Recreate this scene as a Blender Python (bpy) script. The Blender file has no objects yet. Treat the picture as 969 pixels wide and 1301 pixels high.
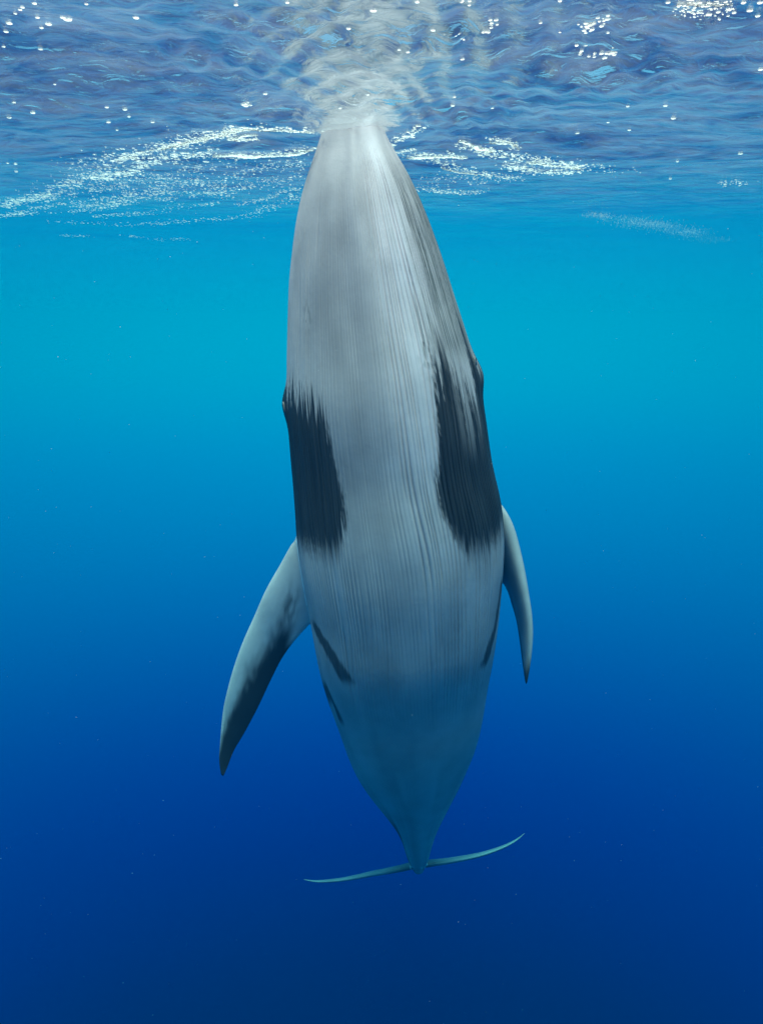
import bpy, bmesh, math, random
import numpy as np
from mathutils import Vector, Matrix

# ------------------------------------------------------------------ camera, world, sun, exposure
scene = bpy.context.scene
FPX = 867.0                       # focal length in pixels of the 969 x 1301 photograph
IMW, IMH = 969.0, 1301.0
PITCH = math.radians(14.3)        # the camera looks a little down
CAMZ = -0.96                      # the lens is about a metre under the surface (z = 0)

cam_d = bpy.data.cameras.new("camera")
cam = bpy.data.objects.new("camera", cam_d)
scene.collection.objects.link(cam)
cam.location = (0, 0, CAMZ)
cam.rotation_euler = (math.pi / 2 - PITCH, 0, 0)
cam_d.sensor_fit = 'VERTICAL'
cam_d.sensor_height = 36.0
cam_d.lens = 36.0 * FPX / IMH
cam_d.clip_start = 0.05
cam_d.clip_end = 500.0
scene.camera = cam

SUN_EL, SUN_AZ = math.radians(72.5), math.radians(184)      # azimuth measured from +Y towards +X
sun_dir = Vector((math.sin(SUN_AZ) * math.cos(SUN_EL), math.cos(SUN_AZ) * math.cos(SUN_EL), math.sin(SUN_EL)))

world = bpy.data.worlds.new("World")
scene.world = world
world.use_nodes = True
nt = world.node_tree
nt.nodes.clear()
w_out = nt.nodes.new("ShaderNodeOutputWorld")
w_bg = nt.nodes.new("ShaderNodeBackground")
w_sky = nt.nodes.new("ShaderNodeTexSky")
w_sky.sky_type = 'NISHITA'
w_sky.sun_disc = False
w_sky.sun_elevation = SUN_EL
w_sky.sun_rotation = SUN_AZ
w_sky.dust_density = 4.0
w_sky.ozone_density = 0.4
w_bg.inputs['Strength'].default_value = 0.10
nt.links.new(w_sky.outputs[0], w_bg.inputs['Color'])
# below the horizon there is no sky but open water going down for ever
w_deep = nt.nodes.new("ShaderNodeBackground")
w_deep.inputs['Strength'].default_value = 1.0
w_tc = nt.nodes.new("ShaderNodeTexCoord")
w_sep = nt.nodes.new("ShaderNodeSeparateXYZ")
nt.links.new(w_tc.outputs['Generated'], w_sep.inputs[0])
w_map = nt.nodes.new("ShaderNodeMapRange")
w_map.inputs['From Min'].default_value = -1.0
w_map.inputs['From Max'].default_value = 0.25
nt.links.new(w_sep.outputs['Z'], w_map.inputs['Value'])
w_ramp = nt.nodes.new("ShaderNodeValToRGB")
cr = w_ramp.color_ramp
cr.interpolation = 'B_SPLINE'
DEEP = [(-1.00, 0.000, 0.0020, 0.0200), (-0.85, 0.000, 0.0020, 0.0467), (-0.75, 0.000, 0.0020, 0.0310), (-0.65, 0.000, 0.0020, 0.2134), (-0.55, 0.000, 0.0376, 0.3208), (-0.45, 0.000, 0.1094, 0.3902), (-0.35, 0.000, 0.2002, 0.4754), (-0.25, 0.000, 0.2967, 0.5473), (-0.15, 0.000, 0.3789, 0.6050), (-0.05, 0.000, 0.5220, 0.6269), (0.05, 0.000, 0.5220, 0.6269), (0.15, 0.000, 0.3789, 0.6050)]
while len(cr.elements) < len(DEEP): cr.elements.new(0.5)
for el, (z, r, g, b) in zip(cr.elements, DEEP):
    el.position = (z + 1.0) / 1.25
    el.color = (r, g, b, 1)
nt.links.new(w_map.outputs[0], w_ramp.inputs[0])
nt.links.new(w_ramp.outputs[0], w_deep.inputs['Color'])
w_mixf = nt.nodes.new("ShaderNodeMapRange")
w_mixf.interpolation_type = 'SMOOTHSTEP'
w_mixf.inputs['From Min'].default_value = 0.07
w_mixf.inputs['From Max'].default_value = 0.42
nt.links.new(w_sep.outputs['Z'], w_mixf.inputs['Value'])
w_mix = nt.nodes.new("ShaderNodeMixShader")
nt.links.new(w_mixf.outputs[0], w_mix.inputs[0])
nt.links.new(w_deep.outputs[0], w_mix.inputs[1])
nt.links.new(w_bg.outputs[0], w_mix.inputs[2])
nt.links.new(w_mix.outputs[0], w_out.inputs['Surface'])

sun_l = bpy.data.lights.new("sun", 'SUN')
sun_l.energy = 4.7
sun_l.angle = math.radians(12.0)      # spread by the ripples
sun_l.color = (1.0, 0.65, 0.52)
sun_o = bpy.data.objects.new("sun", sun_l)
scene.collection.objects.link(sun_o)
sun_o.location = sun_dir * 30
sun_o.rotation_euler = (-sun_dir).to_track_quat('-Z', 'Y').to_euler()

vs = scene.view_settings
vs.view_transform = 'Standard'
vs.look = 'None'
vs.exposure = 1.0
vs.gamma = 1.0
vs.use_curve_mapping = False
scene.cycles.use_denoising = True
scene.cycles.volume_bounces = 0
scene.cycles.max_bounces = 8
scene.cycles.transparent_max_bounces = 8

rng = np.random.default_rng(7)
random.seed(7)

# ------------------------------------------------------------------ small helpers
CP, SP = math.cos(PITCH), math.sin(PITCH)

def ray(px, py):
    """world direction through a pixel of the photograph, scaled to unit forward depth"""
    a = (px - IMW / 2) / FPX
    b = (IMH / 2 - py) / FPX
    # forward (0,CP,-SP), up (0,SP,CP)
    return np.array([a, CP + b * SP, -SP + b * CP])

def at_y(px, py, Y):
    d = ray(px, py)
    return np.array([0, 0, CAMZ]) + d * (Y / d[1])

def on_surface(px, py, z=0.0):
    d = ray(px, py)
    return np.array([0, 0, CAMZ]) + d * ((z - CAMZ) / d[2])

def fwd(p):
    return p[1] * CP - (p[2] - CAMZ) * SP

def pchip(x, y, xi):
    x = np.asarray(x, float); y = np.asarray(y, float)
    h = np.diff(x); d = np.diff(y) / h
    m = np.zeros_like(y)
    for k in range(1, len(x) - 1):
        if d[k - 1] * d[k] > 0:
            w1 = 2 * h[k] + h[k - 1]; w2 = h[k] + 2 * h[k - 1]
            m[k] = (w1 + w2) / (w1 / d[k - 1] + w2 / d[k])
    m[0], m[-1] = d[0], d[-1]
    xi = np.clip(xi, x[0], x[-1])
    k = np.clip(np.searchsorted(x, xi) - 1, 0, len(x) - 2)
    t = (xi - x[k]) / h[k]
    return ((1 + 2 * t) * (1 - t) ** 2 * y[k] + t * (1 - t) ** 2 * h[k] * m[k]
            + t * t * (3 - 2 * t) * y[k + 1] + t * t * (t - 1) * h[k] * m[k + 1])

def gsmooth(a, s):
    r = int(3 * s) + 1
    k = np.exp(-0.5 * (np.arange(-r, r + 1) / s) ** 2); k /= k.sum()
    if a.ndim == 1:
        # pad by reflection about the end value so that the ends keep their slope
        p = np.concatenate([2 * a[0] - a[r:0:-1], a, 2 * a[-1] - a[-2:-r - 2:-1]])
        return np.convolve(p, k, 'valid')
    return np.stack([gsmooth(a[:, i], s) for i in range(a.shape[1])], 1)

def sstep(a, b, x):
    t = np.clip((x - a) / (b - a), 0, 1)
    return t * t * (3 - 2 * t)

def hash1(n, seed=0.0):
    v = np.sin(np.asarray(n, float) * 127.1 + seed * 311.7) * 43758.5453
    return v - np.floor(v)

def vnoise1(x, seed=0.0):
    i = np.floor(x); f = x - i; f = f * f * (3 - 2 * f)
    return hash1(i, seed) * (1 - f) + hash1(i + 1, seed) * f

def vnoise2(x, y, seed=0.0):
    ix, iy = np.floor(x), np.floor(y)
    fx, fy = x - ix, y - iy
    fx = fx * fx * (3 - 2 * fx); fy = fy * fy * (3 - 2 * fy)
    def h(a, b): return hash1(a * 1.0 + b * 57.31, seed)
    return ((h(ix, iy) * (1 - fx) + h(ix + 1, iy) * fx) * (1 - fy)
            + (h(ix, iy + 1) * (1 - fx) + h(ix + 1, iy + 1) * fx) * fy)

def mesh_np(name, co, quads=None, tris=None, col=None):
    """mesh from numpy arrays"""
    me = bpy.data.meshes.new(name)
    nq = 0 if quads is None else len(quads)
    ntri = 0 if tris is None else len(tris)
    me.vertices.add(len(co))
    me.vertices.foreach_set("co", np.ascontiguousarray(co, np.float32).ravel())
    loops = []
    if nq: loops.append(np.asarray(quads, np.int32).ravel())
    if ntri: loops.append(np.asarray(tris, np.int32).ravel())
    loops = np.concatenate(loops)
    me.loops.add(len(loops))
    me.loops.foreach_set("vertex_index", loops)
    me.polygons.add(nq + ntri)
    start = np.concatenate([np.arange(nq) * 4, nq * 4 + np.arange(ntri) * 3]).astype(np.int32)
    me.polygons.foreach_set("loop_start", start)
    me.polygons.foreach_set("use_smooth", np.ones(nq + ntri, bool))
    me.update(calc_edges=True)
    me.validate()
    if col is not None:
        at = me.color_attributes.new("pigment", 'FLOAT_COLOR', 'POINT')
        c4 = np.ones((len(co), 4), np.float32); c4[:, :3] = col
        at.data.foreach_set("color", c4.ravel())
    return me

def link(name, me, mat=None, parent=None):
    o = bpy.data.objects.new(name, me)
    scene.collection.objects.link(o)
    if mat is not None:
        if len(me.materials) == 0: me.materials.append(mat)
    if parent is not None: o.parent = parent
    return o

def tag(o, label=None, cat=None, group=None, kind=None):
    if label: o["label"] = label
    if cat: o["category"] = cat
    if group: o["group"] = group
    if kind: o["kind"] = kind
    return o

def new_mat(name):
    m = bpy.data.materials.new(name); m.use_nodes = True
    m.node_tree.nodes.clear()
    return m, m.node_tree

def loft(rings, col=None):
    """rings (n, c, 3) -> closed mesh arrays with end caps"""
    n, c, _ = rings.shape
    co = rings.reshape(-1, 3)
    i = np.arange(n - 1)[:, None]; j = np.arange(c)[None, :]; j2 = (j + 1) % c
    quads = np.stack([i * c + j, i * c + j2, (i + 1) * c + j2, (i + 1) * c + j], -1).reshape(-1, 4)
    a, b = len(co), len(co) + 1
    co = np.vstack([co, rings[0].mean(0), rings[-1].mean(0)])
    jj = np.arange(c); jj2 = (jj + 1) % c
    t0 = np.stack([np.full(c, a), jj2, jj], 1)
    t1 = np.stack([np.full(c, b), (n - 1) * c + jj, (n - 1) * c + jj2], 1)
    cc = None
    if col is not None:
        cc = np.vstack([col.reshape(-1, 3), col[0].mean(0), col[-1].mean(0)])
    return co, quads, np.vstack([t0, t1]), cc

# ------------------------------------------------------------------ the water: surface sheet and the body of water
def wave(x, y):
    calm = 1 / (1 + (np.hypot(x * 0.40, np.maximum(y - 3.2, 0) + 0.35 * np.maximum(3.2 - y, 0)) / 1.05) ** 2.4)   # stirred up round the whale, calm beyond
    h = 0.045 * np.sin(0.9 * y + 0.35 * x + 1.0) + 0.03 * np.sin(1.7 * y - 0.8 * x + 2.2)
    h += 0.016 * np.sin(3.6 * y + 1.1 * x + 0.3) + 0.012 * np.sin(5.3 * y - 2.3 * x + 4.0)
    h += 0.022 * (vnoise2(x * 1.3 + 3, y * 2.2, 1) - 0.5) * 2
    h += 0.019 * (vnoise2(x * 3.1, y * 5.0 + 7, 2) - 0.5) * 2
    h += 0.010 * (vnoise2(x * 7.0 + 1, y * 11.0, 3) - 0.5) * 2
    # short steep ripples shed by the snout, crests running away from it
    e = np.exp(-((x - 0.15) / 0.95) ** 2 - ((y - 2.85) / 0.75) ** 2)
    ph = 3.2 * vnoise2(x * 1.4 + 9, y * 1.3, 81) + 1.9 * vnoise2(x * 3.9, y * 3.1, 82)
    h += e * 0.0135 * np.sin(46 * (x * 0.90 - y * 0.32) + 4 * ph) * (0.4 + 1.2 * vnoise2(x * 2.1, y * 2.6, 83))
    h += e * 0.0100 * np.sin(52 * (x * 0.75 + y * 0.52) - 5 * ph) * (0.3 + 1.2 * vnoise2(x * 2.4 + 5, y * 2.2, 84))
    return 0.82 * h * calm - 0.02

def axis(lo, hi, a, b, step, grow=1.09):
    v = list(np.arange(a, b + 1e-6, step))
    s = step
    while v[-1] < hi: s *= grow; v.append(v[-1] + s)
    s = step
    while v[0] > lo: s *= grow; v.insert(0, v[0] - s)
    return np.array(v)

gx = axis(-23.5, 23.5, -4.0, 4.0, 0.020)
gy = axis(-23.5, 23.5, 1.6, 7.0, 0.020)
GX, GY = np.meshgrid(gx, gy)
GZ = wave(GX, GY)
n_y, n_x = GX.shape
ii = np.arange(n_y - 1)[:, None]; jj = np.arange(n_x - 1)[None, :]
q = np.stack([ii * n_x + jj, ii * n_x + jj + 1, (ii + 1) * n_x + jj + 1, (ii + 1) * n_x + jj], -1).reshape(-1, 4)
surf_me = mesh_np("water_surface", np.stack([GX, GY, GZ], -1).reshape(-1, 3), q)

m_surf, t = new_mat("water_surface")
o_ = t.nodes.new("ShaderNodeOutputMaterial")
fr = t.nodes.new("ShaderNodeFresnel"); fr.inputs['IOR'].default_value = 1.33
gl = t.nodes.new("ShaderNodeBsdfGlossy"); gl.inputs['Roughness'].default_value = 0.2
gl.inputs['Color'].default_value = (1, 1, 1, 1)
tr = t.nodes.new("ShaderNodeBsdfTransparent")
mx = t.nodes.new("ShaderNodeMixShader")
tc = t.nodes.new("ShaderNodeTexCoord")
mp = t.nodes.new("ShaderNodeMapping"); mp.inputs['Scale'].default_value = (1.0, 1.7, 1.0)
n1 = t.nodes.new("ShaderNodeTexNoise"); n1.inputs['Scale'].default_value = 9.0; n1.inputs['Detail'].default_value = 5.0
n1.inputs['Roughness'].default_value = 0.48; n1.inputs['Distortion'].default_value = 0.8
bp = t.nodes.new("ShaderNodeBump"); bp.inputs['Strength'].default_value = 0.8; bp.inputs['Distance'].default_value = 0.03
t.links.new(tc.outputs['Object'], mp.inputs[0]); t.links.new(mp.outputs[0], n1.inputs[0])
dv = t.nodes.new("ShaderNodeVectorMath"); dv.operation = 'DISTANCE'; dv.inputs[1].default_value = (0, 2.9, 0)
mpd = t.nodes.new("ShaderNodeMapping"); mpd.inputs['Scale'].default_value = (0.45, 1, 1)
t.links.new(tc.outputs['Object'], mpd.inputs[0]); t.links.new(mpd.outputs[0], dv.inputs[0])
md_ = t.nodes.new("ShaderNodeMapRange"); md_.interpolation_type = 'SMOOTHERSTEP'
md_.inputs['From Min'].default_value = 0.3; md_.inputs['From Max'].default_value = 3.8
md_.inputs['To Min'].default_value = 0.75; md_.inputs['To Max'].default_value = 0.03
t.links.new(dv.outputs['Value'], md_.inputs['Value']); t.links.new(md_.outputs[0], bp.inputs['Strength'])
rg = t.nodes.new("ShaderNodeMath"); rg.operation = 'MULTIPLY'; rg.inputs[1].default_value = 0.45
t.links.new(md_.outputs[0], rg.inputs[0]); t.links.new(rg.outputs[0], gl.inputs['Roughness'])
t.links.new(n1.outputs[0], bp.inputs['Height'])
for nd in (fr, gl): t.links.new(bp.outputs[0], nd.inputs['Normal'])
t.links.new(fr.outputs[0], mx.inputs[0]); t.links.new(tr.outputs[0], mx.inputs[1]); t.links.new(gl.outputs[0], mx.inputs[2])
# fine air bubbles caught in the skin of the sea scatter a little daylight down
tl = t.nodes.new("ShaderNodeBsdfTranslucent"); tl.inputs['Color'].default_value = (0.9, 0.9, 0.9, 1)
mp2 = t.nodes.new("ShaderNodeMapping"); mp2.inputs['Scale'].default_value = (0.8, 2.0, 1.0); mp2.inputs['Rotation'].default_value = (0, 0, 0.12)
n3 = t.nodes.new("ShaderNodeTexNoise"); n3.inputs['Scale'].default_value = 3.2; n3.inputs['Detail'].default_value = 9.0
n3.inputs['Roughness'].default_value = 0.62; n3.inputs['Distortion'].default_value = 1.2
t.links.new(tc.outputs['Object'], mp2.inputs[0]); t.links.new(mp2.outputs[0], n3.inputs[0])
mr3 = t.nodes.new("ShaderNodeMapRange"); mr3.inputs['From Min'].default_value = 0.38; mr3.inputs['From Max'].default_value = 0.72
mr3.inputs['To Min'].default_value = 0.025; mr3.inputs['To Max'].default_value = 0.15
t.links.new(n3.outputs[0], mr3.inputs[0])
mx2 = t.nodes.new("ShaderNodeMixShader")
mul = t.nodes.new("ShaderNodeMath"); mul.operation = 'MULTIPLY'
t.links.new(mr3.outputs[0], mul.inputs[0]); t.links.new(md_.outputs[0], mul.inputs[1])
t.links.new(mul.outputs[0], mx2.inputs[0]); t.links.new(mx.outputs[0], mx2.inputs[1]); t.links.new(tl.outputs[0], mx2.inputs[2])
t.links.new(mx2.outputs[0], o_.inputs['Surface'])
surf = link("water_surface", surf_me, m_surf)
tag(surf, kind="structure")

m_vol, t = new_mat("sea_water")
o_ = t.nodes.new("ShaderNodeOutputMaterial")
pv = t.nodes.new("ShaderNodeVolumePrincipled")
pv.inputs['Color'].default_value = (0.0, 0.050, 0.126, 1)
pv.inputs['Absorption Color'].default_value = (0.0, 0.634, 0.79, 1)
pv.inputs['Density'].default_value = 0.20
pv.inputs['Anisotropy'].default_value = 0.45
t.links.new(pv.outputs[0], o_.inputs['Volume'])
BOX = 24.0
lo, hi = (-BOX, -BOX, -24.0), (BOX, BOX, 0.75)
v = np.array([(x, y, z) for x in (lo[0], hi[0]) for y in (lo[1], hi[1]) for z in (lo[2], hi[2])])
f = np.array([(0, 1, 3, 2), (4, 6, 7, 5), (0, 4, 5, 1), (2, 3, 7, 6), (0, 2, 6, 4), (1, 5, 7, 3)])
hz_me = mesh_np("haze", v, f)
hz_me.polygons.foreach_set("use_smooth", np.zeros(6, bool))
haze = link("haze", hz_me, m_vol)
tag(haze, kind="stuff")

# ------------------------------------------------------------------ the whale
# rows of the photograph: y, left outline, right outline, distance from the camera
rows = np.array([
    (128, 432.0, 470.0, 3.530),
    (140, 423.2, 477.5, 3.533),
    (152, 415.3, 483.0, 3.535),
    (166, 409.5, 488.1, 3.538),
    (183, 403.4, 494.7, 3.542),
    (200, 396.9, 504.2, 3.545),
    (216, 390.2, 512.9, 3.549),
    (249, 380.6, 528.5, 3.556),
    (282, 374.4, 541.5, 3.563),
    (315, 370.4, 553.4, 3.571),
    (348, 367.0, 564.1, 3.579),
    (381, 365.6, 573.8, 3.589),
    (414, 364.6, 583.6, 3.598),
    (447, 363.6, 593.9, 3.609),
    (480, 363.0, 603.7, 3.622),
    (512, 363.6, 610.3, 3.636),
    (529, 364.8, 613.8, 3.645),
    (562, 367.8, 618.7, 3.665),
    (595, 370.7, 623.1, 3.687),
    (628, 372.4, 630.1, 3.709),
    (661, 374.9, 637.4, 3.732),
    (700, 380.1, 639.3, 3.760),
    (734, 385.8, 637.3, 3.782),
    (760, 390.9, 635.2, 3.799),
    (800, 397.6, 630.9, 3.830),
    (840, 405.0, 624.8, 3.877),
    (868, 413.3, 620.2, 3.920),
    (903, 426.2, 615.4, 3.987),
    (930, 435.0, 609.8, 4.050),
    (955, 443.5, 601.9, 4.118),
    (990, 463.6, 588.4, 4.230),
    (1026, 488.5, 570.2, 4.361),
    (1061, 508.9, 552.8, 4.520),
    (1082, 515.1, 546.8, 4.648),
    (1096, 518.8, 544.7, 4.760),
    (1104, 522.8, 541.4, 4.851),
    (1108, 527.0, 537.0, 4.900),
])
fine = np.linspace(rows[0, 0], rows[-1, 0], 1600)
XL, XR, YY = (gsmooth(pchip(rows[:, 0], rows[:, k], fine), 18) for k in (1, 2, 3))
C = np.array([at_y((a + b) / 2, p, Y) for a, b, p, Y in zip(XL, XR, fine, YY)])
FW = np.array([fwd(p) for p in C])
Wd = (XR - XL) / 2 / FPX * FW
arc = np.concatenate([[0], np.cumsum(np.linalg.norm(np.diff(C, axis=0), axis=1))])
NS = 560
sarc = np.linspace(0, arc[-1], NS)
PY = np.interp(sarc, arc, fine)
Cn = np.stack([np.interp(sarc, arc, C[:, k]) for k in range(3)], 1)
Cn = gsmooth(Cn, 5)
Wn = np.interp(sarc, arc, Wd)
T = np.gradient(Cn, axis=0); T /= np.linalg.norm(T, axis=1)[:, None]
roll = np.radians(pchip([100, 500, 700, 900, 1108], [0, 2, 0, -4, -9], PY))
Lx = np.tile([1.0, 0, 0], (NS, 1)); Lx -= (Lx * T).sum(1)[:, None] * T
Lx /= np.linalg.norm(Lx, axis=1)[:, None]
V = np.cross(Lx, T)
V *= np.where(V[:, 1] > 0, -1, 1)[:, None]
cr_, sr_ = np.cos(roll)[:, None], np.sin(roll)[:, None]
L2 = Lx * cr_ + V * sr_
V2 = V * cr_ - Lx * sr_
# how deep the body is compared with its width, towards the belly and towards the back
rv = pchip([100, 200, 350, 500, 700, 800, 900, 1020, 1070, 1108], [0.75, 0.7, 0.7, 0.74, 0.74, 0.71, 0.62, 0.62, 0.65, 0.5], PY)
rd = pchip([100, 200, 350, 500, 700, 900, 1020, 1070, 1108], [0.55, 0.5, 0.55, 0.75, 0.95, 1.05, 1.4, 1.5, 0.6], PY)

NG = 92                                        # throat pleats between phi -100 and +100 degrees
PHM = math.radians(100)
phv = np.linspace(-PHM, PHM, NG * 7 + 1)
phd = np.linspace(PHM, 2 * math.pi - PHM, 122)[1:-1]
PH = np.concatenate([phv, phd])
PH = np.where(PH > math.pi, PH - 2 * math.pi, PH)
NCc = len(PH)
PYg, PHg = np.meshgrid(PY, PH, indexing='ij')
deg = np.degrees(PHg)
sn, cs = np.sin(PHg), np.cos(PHg)
# superellipse a little squarer than an ellipse
ex = 2.15
rad = (np.abs(sn) ** ex + np.abs(cs) ** ex) ** (-1 / ex)
lat = Wn[:, None] * sn * rad
dep = np.where(cs > 0, rv[:, None], rd[:, None]) * Wn[:, None] * cs * rad
# pleats: narrow grooves, wandering a little, deeper on the flanks of the throat
gidx = (PHg + PHM) / (2 * PHM) * NG
gidx = gidx + 0.55 * (vnoise1(gidx * 0.45, 3) - 0.5) * 2 + 0.9 * (vnoise2(PYg * 0.007 + 5, gidx * 0.13, 4) - 0.5) * 2
fr_ = gidx % 1.0
gw = 0.12 + 0.06 * hash1(np.floor(gidx), 8)
groove = np.exp(-((fr_ - 0.5) / gw) ** 2)
amp_s = sstep(170, np.where(deg > 0, 250.0, 330.0), PYg) * (1 - sstep(780, 890, PYg))
amp_p = 1 - sstep(78, 98, np.abs(deg))
mid = np.interp(deg, [-100, -70, -55, -36, -28, -4, 4, 14, 30, 60, 100], [0.7, 0.75, 0.55, 0.42, 0.16, 0.14, 0.45, 0.9, 1.0, 1.0, 0.8])
lowpart = np.interp(deg, [-100, -60, -40, -18, 0, 14, 30, 60, 100], [0.8, 0.9, 0.8, 0.45, 0.2, 0.4, 0.85, 0.9, 0.7])
bl = sstep(640, 740, PYg); mid = mid * (1 - bl) + lowpart * bl
run = 0.25 + 0.75 * sstep(0.18, 0.5, vnoise2(PYg * 0.011, np.floor(gidx) * 3.1, 6))      # pleats run out and start again
per = (0.55 + 0.75 * hash1(np.floor(gidx), 9)) * run
g_depth = 0.0130 * amp_s * amp_p * mid * per * np.clip(Wn / 0.45, 0.3, 1.2)[:, None]
r_off = -groove * g_depth
# soft keel under the chin and slow unevenness of the skin
r_off += 0.018 * np.exp(-(deg / 9) ** 2) * (1 - sstep(300, 620, PYg)) * np.clip(Wn / 0.3, 0.2, 1)[:, None]
r_off += 0.008 * (vnoise2(PYg * 0.014, deg * 0.05, 12) - 0.5) * np.clip(Wn / 0.4, 0.1, 1)[:, None]
# the eye and the corner of the jaw bulge out of the sides
for ep, ed, am in ((489, 88, 0.030), (498, -88, 0.030)):
    r_off += am * np.exp(-((PYg - ep) / 22) ** 2 - ((deg - ed) / 13) ** 2)
    r_off -= 0.006 * np.exp(-((PYg - ep - 14) / 60) ** 2 - ((deg - (ed - math.copysign(17, ed))) / 2.0) ** 2)
POS = (Cn[:, None, :] + L2[:, None, :] * (lat + r_off * sn)[..., None] + V2[:, None, :] * (dep + r_off * cs)[..., None])

# --- pigment
# where each point of the skin stands in the photograph (row, and angle round the body)
_f = POS[..., 1] * CP - (POS[..., 2] - CAMZ) * SP
_u = POS[..., 1] * SP + (POS[..., 2] - CAMZ) * CP
_x = IMW / 2 + FPX * POS[..., 0] / _f
_y = IMH / 2 - FPX * _u / _f
_xl, _xr = np.interp(_y, fine, XL), np.interp(_y, fine, XR)
_d = np.degrees(np.arcsin(np.clip((_x - (_xl + _xr) / 2) / ((_xr - _xl) / 2), -1, 1)))
_k = sstep(88, 70, np.abs(deg))
PYg0, deg0 = PYg, deg
deg = deg0 * (1 - _k) + _d * _k
_k = sstep(125, 95, np.abs(deg0))
PYg = PYg0 * (1 - _k) + _y * _k
WHITE = np.array([0.52, 0.445, 0.465]); DARK = np.array([0.025, 0.024, 0.026]); GREY = np.array([0.125, 0.118, 0.11])
gi = np.floor(gidx)
stk = (hash1(gi, 21) - 0.5)                    # one value per pleat: ragged ends
stk2 = vnoise2(deg * 0.9, PYg * 0.03, 22) - 0.5
stk3 = vnoise2(deg * 1.1, PYg * 0.012, 23) - 0.5
stk4 = vnoise2(deg * 3.0, PYg * 0.02, 24) - 0.5
fuz = vnoise2(deg * 1.6, PYg * 0.10, 25) + 0.6 * vnoise2(deg * 3.5, PYg * 0.25, 26) - 0.8
# left patch
topL = np.interp(deg, [-100, -88, -72, -60, -40, -36], [470, 482, 492, 504, 510, 524]) + 30 * stk + 46 * stk3 + 26 * stk4
botL = np.interp(deg, [-100, -90, -45, -33], [690, 692, 706, 692]) + 8 * stk + 16 * stk3 + 12 * stk4
inL = np.interp(PYg, [500, 519, 546, 582, 615, 638, 668, 695], [-38, -37, -37, -35, -31, -30, -32, -34]) + 2.0 * stk + 2.5 * stk2
mL = sstep(-12, 14, PYg - topL) * sstep(-18, 20, botL - PYg) * sstep(-1.6, 1.6, inL - deg + 2.6 * fuz)
# right patch
topR = np.interp(deg, [33, 36, 44, 52, 62, 74, 80, 100], [470, 458, 446, 462, 500, 500, 448, 438]) + 40 * stk + 60 * stk3 + 34 * stk4
botR = np.interp(deg, [24, 31, 40, 58, 90, 100], [650, 686, 706, 697, 672, 668]) + 8 * stk + 18 * stk3 + 14 * stk4
inR = np.interp(PYg, [440, 460, 496, 546, 579, 615, 655, 684, 710], [40, 36, 34.6, 31.6, 28.5, 25, 25, 30.5, 40]) + 2.0 * stk + 2.5 * stk2
mR = sstep(-24, 24, PYg - topR) * sstep(-20, 22, botR - PYg) * sstep(-1.8, 1.8, deg - inR + 3.2 * fuz)
mR *= 1 - 0.55 * sstep(0.4, 0.62, vnoise2(deg * 0.9, PYg * 0.006, 27)) * np.exp(-((deg - 60) / 12) ** 2) * (1 - sstep(520, 600, PYg))
patch = np.maximum(mL, mR)
# grey wash and streaks along the right jaw, faint ones by the patches
jaw = sstep(34, 66, deg + 40 * stk3 + 12 * stk + 16 * stk4) * sstep(190, 260, PYg) * (1 - sstep(430, 470, PYg)) * (deg < 140)
jaw *= 0.45 + 0.55 * sstep(0.40, 0.62, vnoise2(deg * 1.1, PYg * 0.012, 31))
fleck = sstep(0.60, 0.75, vnoise2(deg * 0.8, PYg * 0.11, 33)) * np.exp(-((deg - 33) / 5) ** 2 - ((PYg - 448) / 26) ** 2)
fleck += sstep(0.55, 0.7, vnoise2(deg * 0.7, PYg * 0.13, 34)) * np.exp(-((deg + 50) / 3.5) ** 2 - ((PYg - 404) / 16) ** 2)
# dark back
backedge = np.interp(PYg, [128, 200, 300, 440, 520, 700, 760, 900, 1000, 1108], [98, 100, 100, 92, 84, 92, 98, 98, 92, 84])
back = sstep(-5, 5, np.abs(deg) - backedge + 10 * stk3 + 6 * stk2)
# flank streaks
def streak(ys, ds, hw):
    c = np.interp(PYg, ys, ds); 
    return sstep(1.0, 0.55, np.abs(deg - c + 3 * stk3) / hw) * sstep(ys[0] - 6, ys[0] + 8, PYg) * (1 - sstep(ys[-1] - 8, ys[-1] + 6, PYg))
flank = np.maximum.reduce([streak([788, 800, 830, 868], [-82, -74, -58, -46], 8.0), streak([866, 890, 920], [-90, -84, -76], 8.5),
                           streak([735, 800, 848], [88, 78, 65], 6.0)])
dk = np.clip(np.maximum(np.maximum(patch, back), flank * 0.85), 0, 1)
base = np.broadcast_to(WHITE, PYg.shape + (3,)).copy()
mott = 0.90 + 0.2 * vnoise2(PYg * 0.02, deg * 0.12, 41)
# sun from the right put into the colour: middle and left darker, right paler
throat_shade = 1 - 0.30 * np.exp(-((deg + 22) / 26) ** 2) * sstep(200, 300, PYg) * (1 - 0.5 * sstep(560, 760, PYg))
throat_shade *= 1 + 0.42 * np.exp(-((deg - 26) / 20) ** 2) * (1 - sstep(520, 760, PYg))
base *= (mott * throat_shade)[..., None]
gmask = np.clip(jaw * 0.85 + fleck * 0.8, 0, 1)[..., None]
base = base * (1 - gmask) + GREY * gmask
dkc = DARK * (0.7 + 0.8 * vnoise2(deg * 1.4, PYg * 0.015, 42) + 0.8 * (1 - groove) * vnoise2(deg * 0.3, PYg * 0.02, 43))[..., None]  # ridge highlights painted in: pleat ridges lighter than grooves in the dark skin
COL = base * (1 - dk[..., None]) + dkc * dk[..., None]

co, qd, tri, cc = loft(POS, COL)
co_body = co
body_me = mesh_np("body", co, qd, tri, cc)

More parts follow.
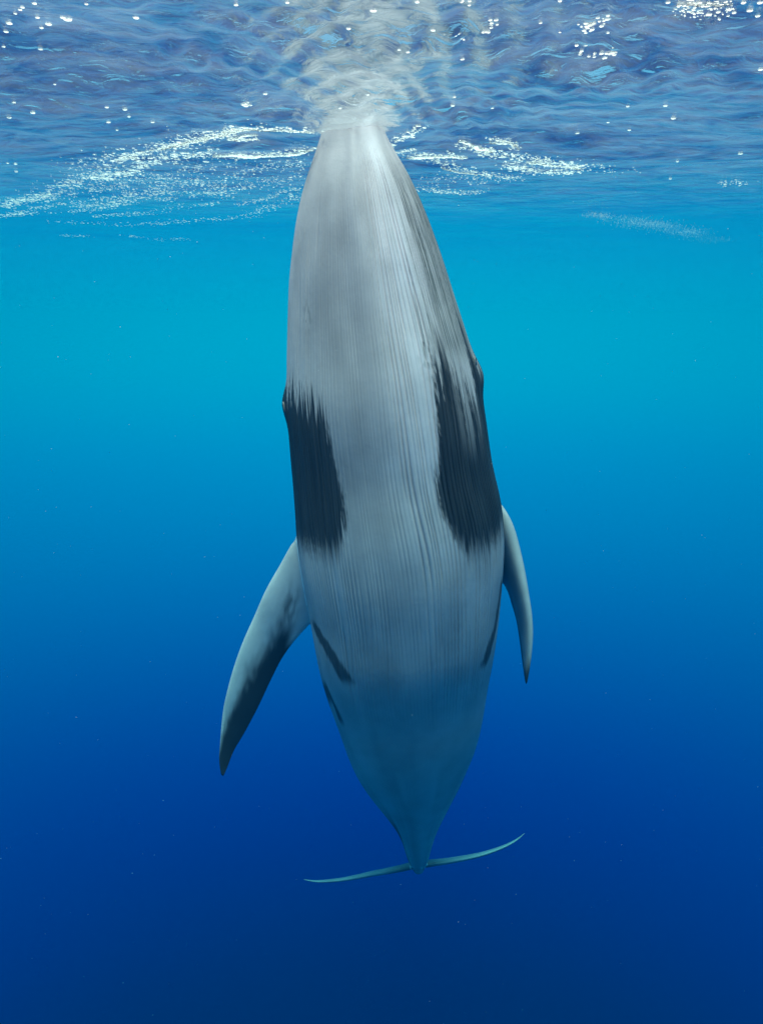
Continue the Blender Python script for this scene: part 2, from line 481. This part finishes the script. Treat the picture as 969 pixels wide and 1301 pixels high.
def fin(lead, trail, n=70, c=40, thick=0.11, colf=None, swap=False):
    """a fin between two 3-D edges: rounded leading edge, sharp trailing edge, lens section"""
    lead = np.asarray(lead); trail = np.asarray(trail)
    def resamp(p, n):
        a = np.concatenate([[0], np.cumsum(np.linalg.norm(np.diff(p, axis=0), axis=1))]); a /= a[-1]
        u = np.linspace(0, 1, n)
        return gsmooth(np.stack([pchip(a, p[:, k], u) for k in range(3)], 1), 1.5)
    A, B = resamp(lead, n), resamp(trail, n)
    M = (A + B) / 2
    S = np.gradient(M, axis=0); S /= np.linalg.norm(S, axis=1)[:, None]
    ch = B - A; cl = np.linalg.norm(ch, axis=1)
    N = np.cross(S, ch); N /= np.linalg.norm(N, axis=1)[:, None]
    N = gsmooth(N, 3)
    th = np.linspace(0, 2 * math.pi, c, endpoint=False)
    x = 0.5 - 0.5 * np.cos(th)                       # 0 leading, 1 trailing
    prof = np.sign(np.sin(th)) * (1.55 * np.sqrt(np.clip(x, 0, 1)) * (1 - x) + 0.03 * (x > 0.02) * (x < 0.98))
    rings = A[:, None, :] + ch[:, None, :] * x[None, :, None] + N[:, None, :] * (prof[None, :] * (cl * thick)[:, None])[..., None]
    u = np.linspace(0, 1, n)[:, None] * np.ones((1, c)); w = np.ones((n, 1)) * x[None, :]
    col = colf(u, w)
    return loft(rings, col)

def px3(lst):
    return [at_y(*p) for p in lst]

# left pectoral fin: broad side to the camera
def col_left(u, w):
    b = np.interp(u, [0, 0.36, 0.5, 0.65, 0.8, 0.9, 1], [0.66, 0.50, 0.40, 0.32, 0.16, -0.02, -0.4])
    b = b + 0.16 * (vnoise2(u * 9, w * 5, 51) - 0.5) + 0.10 * (vnoise2(u * 40, w * 14, 52) - 0.5)
    dk = sstep(-0.14, 0.20, w - b) * sstep(0.215, 0.30, u + 0.05 * (w - 0.7) + 0.07 * (vnoise2(w * 16, u * 5, 53) - 0.5))
    mark = sstep(0.45, 0.62, vnoise2(u * 34 + w * 14, w * 20, 54)) * np.exp(-((u - 0.22) / 0.06) ** 2 - ((w - 0.54) / 0.18) ** 2)
    dk = np.clip(np.maximum(dk, sstep(0.93, 1.0, u)) + 0.8 * mark, 0, 1)[..., None]
    return np.array([0.60, 0.53, 0.545]) * (1 - dk) + np.array([0.035, 0.037, 0.04]) * dk
YL = 3.90
lead = px3([(408, 640, 3.74), (392, 658, 3.745), (381, 674, 3.75), (373, 687, 3.755), (366.5, 698, 3.76), (359, 712, 3.77), (338, 749, 3.78), (323, 783, 3.80), (308, 817, 3.79), (297, 848, 3.79),
            (289, 877, 3.79), (283.5, 903, 3.80), (279.6, 947, 3.81), (278.5, 968, 3.815), (281, 984, 3.82)])
trail = px3([(425, 790, 3.80), (408, 794, 3.82), (393, 795, 3.84), (383, 804, 3.85), (359, 835, 3.86), (344, 864, 3.87), (328, 898, 3.86), (310, 932, 3.85),
             (296.6, 955, 3.84), (290, 972, 3.83), (286, 982, 3.825), (284, 986, 3.82)])
lf = fin(lead, trail, colf=col_left, n=110)

def col_right(u, w):
    dk = np.maximum(sstep(0.82, 0.97, u + 0.06 * (vnoise2(w * 6, u * 6, 61) - 0.5)), 0.9 * sstep(0.55, 0.8, w) * sstep(0.25, 0.5, u))[..., None]
    return np.array([0.54, 0.48, 0.495]) * (1 - dk) + np.array([0.035, 0.037, 0.04]) * dk
lead = px3([(604, 606, 3.84), (620, 622, 3.84), (632, 637, 3.835), (641, 651, 3.83), (648, 668, 3.825), (654, 690, 3.82), (660, 714, 3.81), (667, 750, 3.80), (672.5, 780, 3.80), (674.5, 806, 3.80),
            (673.4, 834, 3.81), (671, 856, 3.82), (669, 868, 3.83)])
trail = px3([(606, 735, 4.12), (620, 738, 4.12), (634, 738, 4.12), (643, 748, 4.10), (650, 768, 4.08), (657, 794, 4.05), (662, 832, 3.97), (665.5, 858, 3.88), (667.5, 869, 3.84)])
rf = fin(lead, trail, colf=col_right, n=110, thick=0.14)

def col_fluke(u, w):
    dk = (0.55 * sstep(0.25, 0.8, w) + 0.25 * (vnoise2(u * 8, w * 6, 71) - 0.5))
    dk = np.clip(dk + 0.7 * sstep(0.36, 0.12, u), 0, 1)[..., None]
    return np.array([0.34, 0.34, 0.36]) * (1 - dk) + np.array([0.08, 0.082, 0.085]) * dk
def fluke(pts):
    lead, trail = [], []
    n = len(pts)
    for k, (x, y) in enumerate(pts):
        s = k / (n - 1)
        Y = 4.74 + 0.42 * s ** 1.3
        p = at_y(x, y, Y)
        chord = 0.46 * (1 - s) ** 0.75 + 0.03
        d = ray(x, y); d = d / np.linalg.norm(d)
        d = d + np.array([0, 0.04, 0.06]); d /= np.linalg.norm(d)
        lead.append(p); trail.append(p + d * chord)
    return lead, trail
pl = [(537, 1100), (524, 1101.5), (513, 1104), (490, 1108.5), (470, 1112), (450, 1116), (430, 1119), (410, 1120.5), (398, 1120), (386, 1117.5)]
pr = [(522, 1101), (536, 1100), (549, 1098), (568, 1095.5), (590, 1091.5), (610, 1087), (630, 1080.5), (645, 1074), (656, 1067.5), (666, 1059)]
l_, t_ = fluke(pl); fl1 = fin(l_, t_, colf=col_fluke, thick=0.10, n=60)
l_, t_ = fluke(pr); fl2 = fin(l_, t_, colf=col_fluke, thick=0.10, n=60)

def tmp_obj(name, arr):
    me = mesh_np(name, *arr)
    bm = bmesh.new(); bm.from_mesh(me)
    bmesh.ops.recalc_face_normals(bm, faces=bm.faces)
    bm.to_mesh(me); bm.free()
    return link(name, me)

# one continuous skin: fins and flukes are fused with the body
body = link("body", body_me)
bm = bmesh.new(); bm.from_mesh(body_me)
bmesh.ops.recalc_face_normals(bm, faces=bm.faces)
bm.to_mesh(body_me); bm.free()
cut = []
for nm, arr in (("fin_a", lf), ("fin_b", rf), ("fluke_a", fl1), ("fluke_b", fl2)):
    fo = tmp_obj(nm, arr)
    md = body.modifiers.new(nm, 'BOOLEAN')
    md.operation = 'UNION'; md.object = fo; md.solver = 'MANIFOLD'
    cut.append(fo)
n_before = len(body_me.vertices)
dg = bpy.context.evaluated_depsgraph_get()
new_me = bpy.data.meshes.new_from_object(body.evaluated_get(dg))
if len(new_me.polygons) < 1000:
    print("BOOLEAN FAILED", len(new_me.polygons))
body.modifiers.clear()
body.data = new_me
new_me.name = "body"
for fo in cut:
    bpy.data.objects.remove(fo, do_unlink=True)
print("body verts", n_before, "->", len(new_me.vertices), [a.name for a in new_me.attributes])
# let the fins grow out of the body: relax the skin round the seams
nv = len(new_me.vertices)
vco = np.empty(nv * 3, np.float32); new_me.vertices.foreach_get("co", vco); vco = vco.reshape(-1, 3).astype(float)
key = lambda a: np.round(a * 2e4).astype(np.int64) @ np.array([73856093, 19349663, 83492791])
old = np.unique(np.concatenate([key(np.asarray(a_, np.float32).astype(float)) for a_ in [co_body] + [arr[0] for arr in (lf, rf, fl1, fl2)]]))
seam = np.where(~np.isin(key(vco), old))[0]
print("seam vertices", len(seam))
if 0 < len(seam) < 40000:
    from mathutils.kdtree import KDTree
    kd = KDTree(len(seam))
    for n_, i_ in enumerate(seam): kd.insert(vco[i_], n_)
    kd.balance()
    lo_, hi_ = vco[seam].min(0) - 0.1, vco[seam].max(0) + 0.1
    cand = np.where(((vco > lo_) & (vco < hi_)).all(1))[0]
    dist = np.full(nv, 9.0)
    for i_ in cand: dist[i_] = kd.find(vco[i_])[2]
    wgt = np.where(dist < 9, sstep(0.05, 0.01, dist), 0.0) * sstep(-3.6, -3.3, vco[:, 2])
    ed = np.empty(len(new_me.edges) * 2, np.int32); new_me.edges.foreach_get("vertices", ed); ed = ed.reshape(-1, 2)
    ed = ed[(wgt[ed] > 0).any(1)]
    for _ in range(18):
        acc = np.zeros_like(vco); cnt = np.zeros(nv)
        for a_, b_ in ((0, 1), (1, 0)):
            np.add.at(acc, ed[:, a_], vco[ed[:, b_]]); np.add.at(cnt, ed[:, a_], 1)
        m_ = (wgt > 0) & (cnt > 0)
        vco[m_] += 0.6 * wgt[m_, None] * (acc[m_] / cnt[m_, None] - vco[m_])
    new_me.vertices.foreach_set("co", vco.astype(np.float32).ravel()); new_me.update()
new_me.polygons.foreach_set("use_smooth", np.ones(len(new_me.polygons), bool))

m_skin, t = new_mat("whale_skin")
o_ = t.nodes.new("ShaderNodeOutputMaterial")
pb = t.nodes.new("ShaderNodeBsdfPrincipled")
pb.inputs['Roughness'].default_value = 0.5
pb.inputs['Specular IOR Level'].default_value = 0.25
at = t.nodes.new("ShaderNodeAttribute"); at.attribute_name = "pigment"
tc = t.nodes.new("ShaderNodeTexCoord")
nz = t.nodes.new("ShaderNodeTexNoise"); nz.inputs['Scale'].default_value = 5.0; nz.inputs['Detail'].default_value = 8.0
nz.inputs['Roughness'].default_value = 0.62
mr = t.nodes.new("ShaderNodeMapRange"); mr.inputs['From Min'].default_value = 0.3; mr.inputs['From Max'].default_value = 0.7
mr.inputs['To Min'].default_value = 0.86; mr.inputs['To Max'].default_value = 1.08
mu = t.nodes.new("ShaderNodeMix"); mu.data_type = 'RGBA'; mu.blend_type = 'MULTIPLY'; mu.inputs['Factor'].default_value = 1.0
t.links.new(tc.outputs['Object'], nz.inputs[0]); t.links.new(nz.outputs[0], mr.inputs[0])
t.links.new(at.outputs['Color'], mu.inputs['A']); t.links.new(mr.outputs[0], mu.inputs['B'])
t.links.new(mu.outputs['Result'], pb.inputs['Base Color'])
bp = t.nodes.new("ShaderNodeBump"); bp.inputs['Strength'].default_value = 0.25; bp.inputs['Distance'].default_value = 0.004
n2 = t.nodes.new("ShaderNodeTexNoise"); n2.inputs['Scale'].default_value = 60.0; n2.inputs['Detail'].default_value = 4.0
t.links.new(tc.outputs['Object'], n2.inputs[0]); t.links.new(n2.outputs[0], bp.inputs['Height'])
t.links.new(bp.outputs[0], pb.inputs['Normal'])
t.links.new(pb.outputs[0], o_.inputs['Surface'])
new_me.materials.clear(); new_me.materials.append(m_skin)

whale = bpy.data.objects.new("whale", None)
scene.collection.objects.link(whale)
whale.location = Cn[NS // 2]
bpy.context.view_layer.update()
tag(whale, "grey and white whale hanging upright with dark throat patches, snout at the rippled surface", "whale")
body.parent = whale
body.matrix_parent_inverse = whale.matrix_world.inverted()

# --- the eyes, low on the sides of the head
m_eye, t = new_mat("eye")
o_ = t.nodes.new("ShaderNodeOutputMaterial"); pb = t.nodes.new("ShaderNodeBsdfPrincipled")
pb.inputs['Base Color'].default_value = (0.012, 0.011, 0.012, 1); pb.inputs['Roughness'].default_value = 0.12
t.links.new(pb.outputs[0], o_.inputs['Surface'])
m_lid, t = new_mat("eyelid")
o_ = t.nodes.new("ShaderNodeOutputMaterial"); pb = t.nodes.new("ShaderNodeBsdfPrincipled")
pb.inputs['Base Color'].default_value = (0.16, 0.14, 0.14, 1); pb.inputs['Roughness'].default_value = 0.45
t.links.new(pb.outputs[0], o_.inputs['Surface'])
def eye(py, dg):
    i = int(np.argmin(np.abs(PY - py))); j = int(np.argmin(np.abs(np.degrees(PH) - dg)))
    p = POS[i, j]
    out = L2[i] * math.sin(PH[j]) + V2[i] * math.cos(PH[j]); out /= np.linalg.norm(out)
    tt = T[i] - out * (T[i] @ out); tt /= np.linalg.norm(tt)
    bb = np.cross(out, tt)
    th = np.linspace(0, 2 * math.pi, 28, endpoint=False)
    la = np.radians(np.linspace(2, 100, 12))
    ball = np.array([[p - out * 0.016 + 0.021 * (math.cos(a) * out + math.sin(a) * (math.cos(b) * tt + math.sin(b) * bb)) for b in th] for a in la])
    co, qd, tr_, _ = loft(ball)
    eo = link("eye", mesh_np("eye", co, qd, tr_), m_eye, whale)
    eo.matrix_parent_inverse = whale.matrix_world.inverted()
    rim = []
    for b in th:                                       # almond-shaped lids round the eyeball
        c = p - out * 0.003 + 0.034 * math.cos(b) * tt + 0.019 * math.sin(b) * bb
        n_ = math.cos(b) * tt + math.sin(b) * bb
        rim.append([c + 0.005 * (math.cos(q_) * n_ + math.sin(q_) * out) for q_ in np.linspace(0, 2 * math.pi, 10, endpoint=False)])
    rim = np.array(rim); n, c, _ = rim.shape
    ii = np.arange(n)[:, None]; jj = np.arange(c)[None, :]
    qq = np.stack([ii * c + jj, ((ii + 1) % n) * c + jj, ((ii + 1) % n) * c + (jj + 1) % c, ii * c + (jj + 1) % c], -1).reshape(-1, 4)
    lo_ = link("eyelid", mesh_np("eyelid", rim.reshape(-1, 3), qq), m_lid, eo)
    lo_.matrix_parent_inverse = (whale.matrix_world @ eo.matrix_parent_inverse @ Matrix.Identity(4)).inverted()
eye(474, 78); eye(503, -80)

# ------------------------------------------------------------------ foam and air under the surface
m_foam, t = new_mat("foam")
o_ = t.nodes.new("ShaderNodeOutputMaterial")
df = t.nodes.new("ShaderNodeBsdfDiffuse"); df.inputs['Color'].default_value = (0.96, 0.93, 0.90, 1)
tl = t.nodes.new("ShaderNodeBsdfTranslucent"); tl.inputs['Color'].default_value = (0.98, 0.93, 0.90, 1)
gs = t.nodes.new("ShaderNodeBsdfGlossy"); gs.inputs['Roughness'].default_value = 0.15
m1 = t.nodes.new("ShaderNodeMixShader"); m1.inputs[0].default_value = 0.85
m2 = t.nodes.new("ShaderNodeMixShader"); m2.inputs[0].default_value = 0.10
t.links.new(df.outputs[0], m1.inputs[1]); t.links.new(tl.outputs[0], m1.inputs[2])
t.links.new(m1.outputs[0], m2.inputs[1]); t.links.new(gs.outputs[0], m2.inputs[2])
t.links.new(m2.outputs[0], o_.inputs['Surface'])

def under(px, py):
    z = 0.0
    for _ in range(6):
        p = on_surface(px, py, z)
        z = float(wave(np.array(p[0]), np.array(p[1])))
    return on_surface(px, py, z)

def ico(sub):
    bm = bmesh.new(); bmesh.ops.create_icosphere(bm, subdivisions=sub, radius=1.0)
    co = np.array([v.co[:] for v in bm.verts]); f = np.array([[v.index for v in fc.verts] for fc in bm.faces]); bm.free()
    return co, f
I1 = ico(1); I2 = ico(2)
def dome(cf):
    # the film on the water side of a bubble: open towards the surface
    co, f = cf
    f = f[co[f][:, :, 2].mean(1) < 0.15]
    used = np.unique(f); idx = -np.ones(len(co), int); idx[used] = np.arange(len(used))
    return co[used], idx[f]
I1 = dome(ico(2)); I2 = dome(ico(3))

def blobs(name, pts, rads, flat=0.28, stretch=1.9):
    """many small blobs of foam in one mesh"""
    co, f = I1
    n = len(pts); nv = len(co)
    a = rng.uniform(0, 2 * math.pi, n)
    sx = rads * rng.uniform(0.9, stretch, n); sy = rads * rng.uniform(0.7, 1.2, n); sz = rads * flat * rng.uniform(0.7, 1.2, n)
    jit = 1 + 0.16 * rng.standard_normal((n, nv, 1))
    loc = co[None] * jit * np.stack([sx, sy, sz], 1)[:, None, :]
    aa = a * 0.18
    x = loc[..., 0] * np.cos(aa)[:, None] - loc[..., 1] * np.sin(aa)[:, None]
    y = loc[..., 0] * np.sin(aa)[:, None] + loc[..., 1] * np.cos(aa)[:, None]
    v = np.stack([x, y, loc[..., 2]], -1) + np.asarray(pts)[:, None, :]
    ff = (f[None] + (np.arange(n) * nv)[:, None, None]).reshape(-1, 3)
    return mesh_np(name, v.reshape(-1, 3), None, ff)

def along(line, n, spread_along=0.0, spread=0.05, rmin=0.003, rmax=0.009, clump=0.5):
    """foam flecks strewn along a line drawn on the surface"""
    w = np.array([under(*p) for p in line])
    a = np.concatenate([[0], np.cumsum(np.linalg.norm(np.diff(w, axis=0), axis=1))])
    u = rng.uniform(0, a[-1], n * 3)
    keep = rng.uniform(0, 1, n * 3) < (1 - clump) + clump * sstep(0.35, 0.7, vnoise1(u * 6.0, rng.uniform(0, 50))) * 1.4
    u = u[keep][:n]
    x = np.interp(u, a, w[:, 0]); y = np.interp(u, a, w[:, 1])
    meander = (vnoise1(u * 3.0, rng.uniform(0, 50)) - 0.5) * 0.12
    x = x + rng.normal(0, spread * 0.6, len(u)); y = y + meander + rng.normal(0, spread, len(u))
    z = wave(x, y) - 0.0004
    r = rmin * (rmax / rmin) ** (rng.uniform(0, 1, len(u)) ** 2.0)
    return np.stack([x, y, z], 1), r

F = []
streaks = [
    ([(0, 258), (50, 255), (110, 247), (180, 232), (240, 216), (300, 208)], 260, 0.06, .003, .007, .7),
    ([(20, 270), (90, 268), (150, 262), (210, 252), (260, 246), (300, 240)], 240, 0.05, .003, .007, .8),
    ([(90, 215), (140, 205), (200, 186), (260, 172)], 120, 0.10, .003, .007, .7),
    ([(300, 262), (340, 252), (385, 236)], 120, 0.04, .003, .006, .5),
    ([(290, 222), (340, 214), (392, 212)], 90, 0.05, .003, .006, .6),
    # line, count, spread, rmin, rmax, clumpiness
    ([(0, 262), (60, 248), (110, 226), (150, 207), (190, 192), (240, 179), (290, 169), (330, 164)], 620, 0.07, .003, .010, .6),
    ([(150, 209), (200, 192), (250, 180), (330, 166), (400, 167)], 420, 0.035, .003, .011, .4),
    ([(120, 226), (170, 212), (220, 203), (275, 197)], 430, 0.06, .003, .012, .5),
    ([(272, 196), (310, 198), (350, 197), (380, 193), (398, 190)], 110, 0.03, .003, .009, .3),
    ([(0, 275), (40, 268), (100, 258), (160, 246), (200, 235), (250, 226)], 330, 0.05, .003, .008, .7),
    ([(100, 264), (160, 255), (220, 241), (265, 232)], 220, 0.05, .003, .008, .7),
    ([(120, 276), (200, 268), (270, 258), (310, 243), (350, 226), (388, 221)], 260, 0.06, .0028, .007, .6),
    ([(60, 281), (150, 286), (205, 283), (260, 280), (310, 275), (345, 264), (385, 249)], 330, 0.07, .0028, .007, .5),
    ([(30, 246), (90, 238), (150, 226), (210, 218), (270, 212), (330, 207), (390, 206)], 330, 0.14, .0028, .007, .8),
    ([(220, 245), (280, 236), (330, 232), (380, 236)], 190, 0.16, .0028, .007, .7),
    ([(290, 176), (310, 174), (326, 172)], 60, 0.012, .004, .010, .1),
    ([(496, 182), (512, 175), (530, 166), (541, 163)], 90, 0.03, .003, .010, .4),
    ([(492, 193), (510, 191), (530, 189)], 70, 0.03, .003, .009, .3),
    ([(518, 201), (545, 198), (570, 198), (592, 201)], 90, 0.035, .003, .009, .3),
    ([(582, 179), (600, 184), (612, 190), (622, 194)], 70, 0.03, .003, .009, .2),
    ([(540, 206), (570, 213), (590, 218), (620, 223), (660, 226)], 190, 0.04, .003, .010, .5),
    ([(612, 192), (650, 201), (690, 208), (742, 214)], 300, 0.05, .003, .013, .4),
    ([(630, 212), (680, 216), (735, 218)], 260, 0.05, .003, .013, .5),
    ([(620, 178), (645, 181), (662, 188)], 70, 0.02, .003, .011, .2),
    ([(525, 236), (550, 243), (580, 246), (612, 243)], 170, 0.06, .003, .008, .5),
    ([(660, 206), (720, 212), (775, 216), (812, 219)], 120, 0.09, .0028, .008, .8),
    ([(540, 226), (600, 230), (660, 229)], 90, 0.10, .0028, .007, .7),
    ([(922, 229), (936, 233), (950, 231)], 40, 0.05, .003, .009, .3),
    ([(80, 300), (110, 299)], 40, 0.05, .003, .006, .2), ([(155, 298), (175, 300)], 26, 0.05, .003, .006, .2), ([(190, 303), (240, 304)], 40, 0.06, .003, .005, .2),
    ([(862, 2), (885, 6), (905, 8), (930, 9)], 70, 0.03, .003, .008, .2),  # bright foam added in place of the sun's glare on the surface
]
for line, n, sp, r0, r1, cl in streaks:
    F.append(along(line, int(n * 1.15), 0, sp * 0.8, r0 * 0.7, r1 * 0.65, cl))
pts = np.vstack([f_[0] for f_ in F]); rad_ = np.concatenate([f_[1] for f_ in F])
foam = link("sea_foam", blobs("sea_foam", pts, rad_, 0.28, 2.7), m_foam)
# where the foam runs together it lies as ragged ribbons
def ribbon(line, width, seed):
    w = np.array([under(*p) for p in line])
    a = np.concatenate([[0], np.cumsum(np.linalg.norm(np.diff(w, axis=0), axis=1))])
    n = max(24, int(a[-1] / 0.006)); u = np.linspace(0, a[-1], n)
    x = pchip(a, w[:, 0], u); y = pchip(a, w[:, 1], u) + (vnoise1(u * 9, seed) - 0.5) * 0.03 + (vnoise1(u * 40, seed + 1) - 0.5) * 0.012
    end = np.sqrt(np.clip(np.minimum(u, a[-1] - u) / (0.25 * a[-1]), 0.02, 1))
    hw = 0.6 * width * end * (0.12 + 0.9 * vnoise1(u * 14, seed + 2) + 0.5 * vnoise1(u * 55, seed + 3))
    th = np.linspace(-math.pi, 0, 9)
    yy = y[:, None] + hw[:, None] * np.cos(th) * (0.8 + 0.5 * vnoise2(u[:, None] * 60, th[None] * 2, seed + 4))
    zz = wave(x[:, None] + 0 * yy, yy) - 0.0006 + 0.004 * np.sin(th)
    co = np.stack([x[:, None] + 0 * yy, yy, zz], -1)
    co += 0.002 * rng.standard_normal(co.shape) * np.array([1, 1, 0.5])
    n, c, _ = co.shape
    i = np.arange(n - 1)[:, None]; j = np.arange(c - 1)[None, :]
    q = np.stack([i * c + j, i * c + j + 1, (i + 1) * c + j + 1, (i + 1) * c + j], -1).reshape(-1, 4)
    return co.reshape(-1, 3), q
parts_ = [ribbon([(270, 197), (310, 198.5), (350, 197.5), (380, 193.5), (399, 189.5)], 0.035, 1), ribbon([(516, 201), (545, 199), (570, 199), (594, 201)], 0.035, 7),
          ribbon([(582, 179), (598, 183), (612, 190), (624, 195)], 0.030, 13), ribbon([(288, 176), (310, 174), (327, 172)], 0.016, 19),
          ribbon([(668, 206), (695, 210), (738, 214)], 0.022, 23), ribbon([(560, 212), (585, 219), (606, 221)], 0.016, 29),
          ribbon([(862, 1), (885, 5), (905, 7), (926, 8)], 0.016, 37), ribbon([(622, 180), (645, 182), (660, 188)], 0.014, 41),  # the first ribbon here stands in for the sun's glare
          ribbon([(205, 189), (240, 180), (290, 170), (330, 165)], 0.016, 47), ribbon([(330, 165), (365, 166), (400, 167.5)], 0.010, 53)]
off = 0; vv, qq_ = [], []
for co_, q_ in parts_:
    vv.append(co_); qq_.append(q_ + off); off += len(co_)
rib = link("foam_ribbon", mesh_np("foam_ribbon", np.vstack(vv), np.vstack(qq_)), m_foam, foam)
rib["kind"] = "stuff"
tag(foam, "white foam flecks strung in streaks on the water round the snout", "foam", kind="stuff")

# a pale drift of very fine bubbles well behind the whale
w1 = along([(748, 270), (775, 275)], 260, 0, 0.05, .0009, .0026, .4)
w2 = along([(782, 277), (810, 283), (840, 288), (868, 292), (888, 298)], 1500, 0, 0.11, .0009, .0022, .6)
w3 = along([(865, 294), (890, 302), (914, 307)], 300, 0, 0.11, .0008, .0018, .4)
pts = np.vstack([w1[0], w2[0], w3[0]]); pts[:, 2] -= rng.uniform(0, 0.004, len(pts))
drift = link("bubble_drift", blobs("bubble_drift", pts, np.concatenate([w1[1], w2[1], w3[1]]), 0.8), m_foam)
tag(drift, "pale drift of fine bubbles hanging under the calm surface behind the whale", "bubbles", kind="stuff")

# single air bubbles pressed against the underside of the surface
def bubble_mesh(seed):
    r_ = np.random.default_rng(seed)
    co, f = I2
    co = co.copy()
    co[:, 2] = np.minimum(co[:, 2], 0) * 0.45 - 0.02
    co *= 1 + 0.05 * r_.standard_normal((len(co), 1))
    co[:, 0] *= r_.uniform(1.0, 1.35)
    return mesh_np("air_bubble", co, None, f)
bub = [bubble_mesh(k) for k in range(4)]
def bubble(px, py, wpx, label, group, k):
    p = under(px, py)
    r = 0.85 * wpx / 2 / FPX * fwd(p)
    o = link("air_bubble", bub[k % 4], m_foam)
    o.location = (p[0], p[1], p[2])
    o.scale = (r, r, r)
    o.rotation_euler = (0, 0, rng.uniform(-0.5, 0.5))
    tag(o, label, "bubble", group)
LB = "small single air bubble pressed under the rippled water surface"
GB = "single air bubbles under the surface"
lone = [(12, 29, 9), (26, 12, 6), (8, 40, 6), (20, 17, 5), (53, 35, 6), (62, 30, 9), (86, 24, 11), (80, 22, 7), (44, 4, 7), (29, 9, 6), (48, 22, 6), (110, 5, 5),
        (173, 22, 9), (52, 62, 7), (5, 59, 5), (300, 6, 6), (365, 3, 6), (443, 36, 7), (474, 13, 9), (12, 149, 6), (42, 143, 7), (136, 136, 6), (138, 155, 6), (159, 139, 6),
        (164, 148, 5), (149, 165, 4), (194, 155, 5), (337, 119, 6), (432, 137, 6), (467, 120, 5), (18, 130, 5), (70, 107, 4), (20, 208, 5), (10, 207, 4), (21, 218, 4),
        (550, 38, 7), (565, 43, 6), (588, 50, 6), (587, 75, 6), (507, 63, 5), (518, 66, 6), (530, 2, 7), (686, 29, 5), (711, 1, 6),
        (727, 110, 6), (797, 135, 5), (845, 134, 6), (855, 150, 7), (772, 155, 5), (799, 165, 5), (733, 169, 5), (575, 134, 6), (577, 123, 5), (625, 137, 5),
        (940, 195, 6), (860, 205, 4), (851, 227, 4), (966, 88, 7), (900, 18, 9), (912, 15, 7), (905, 24, 6), (932, 16, 6), (952, 13, 8), (962, 20, 7), (944, 3, 8), (965, 3, 8), (848, 3, 6)]
for k, (x, y, w_) in enumerate(lone):
    big = w_ >= 8
    bubble(x, y, w_, "large cream-white air bubble pressed alone under the rippled surface" if big else LB, "large single air bubbles under the surface" if big else GB, k)
k = 0
for (cx_, cy_, sx_, sy_, n, tilt, lab) in (
        (752, 32, 20, 6, 24, -0.25, "air bubble in the largest cluster of bubbles under the surface"),
        (752, 68, 16, 4, 16, 0.15, "air bubble in the thin curved cluster beside the largest bubble cluster"),
        (782, 68, 7, 2.5, 6, 0, "air bubble in the short row beside the thin curved bubble cluster"),
        (624, 33, 9, 5, 9, -0.3, "air bubble in the loose cluster over the dark ripples beside the snout's reflection"),
        (311, 131, 7, 2, 7, 0.1, "air bubble in the tight small row above the foam streaks"),
        (582, 44, 9, 3, 5, 0.2, "air bubble in the sparse row over the pale ripples"),
        (592, 0, 9, 3, 7, 0, "air bubble in the small clump over the finest ripples")):
    for _ in range(n):
        dx = rng.normal(0, sx_ * 0.8); dy = rng.normal(0, sy_) + dx * tilt
        bubble(cx_ + dx, cy_ + dy, rng.uniform(3.2, 7.5), lab, lab.replace("air bubble in", "bubbles of"), k); k += 1

# specks drifting in the water
n = 420
px_, py_ = rng.uniform(-30, 1000, n), rng.uniform(240, 1320, n) ** 1.0
Yd = rng.uniform(1.2, 5.5, n)
pts = np.array([at_y(a, b, c) for a, b, c in zip(px_, py_, Yd)])
pts = pts[pts[:, 2] < -0.15]
snow = link("marine_snow", blobs("marine_snow", pts, 0.0007 * (1 + rng.uniform(0, 1, len(pts)) ** 3 * 1.5) * pts[:, 1] / 3, 0.9), m_foam)
tag(snow, "tiny pale specks drifting in the open water", "specks", kind="stuff")
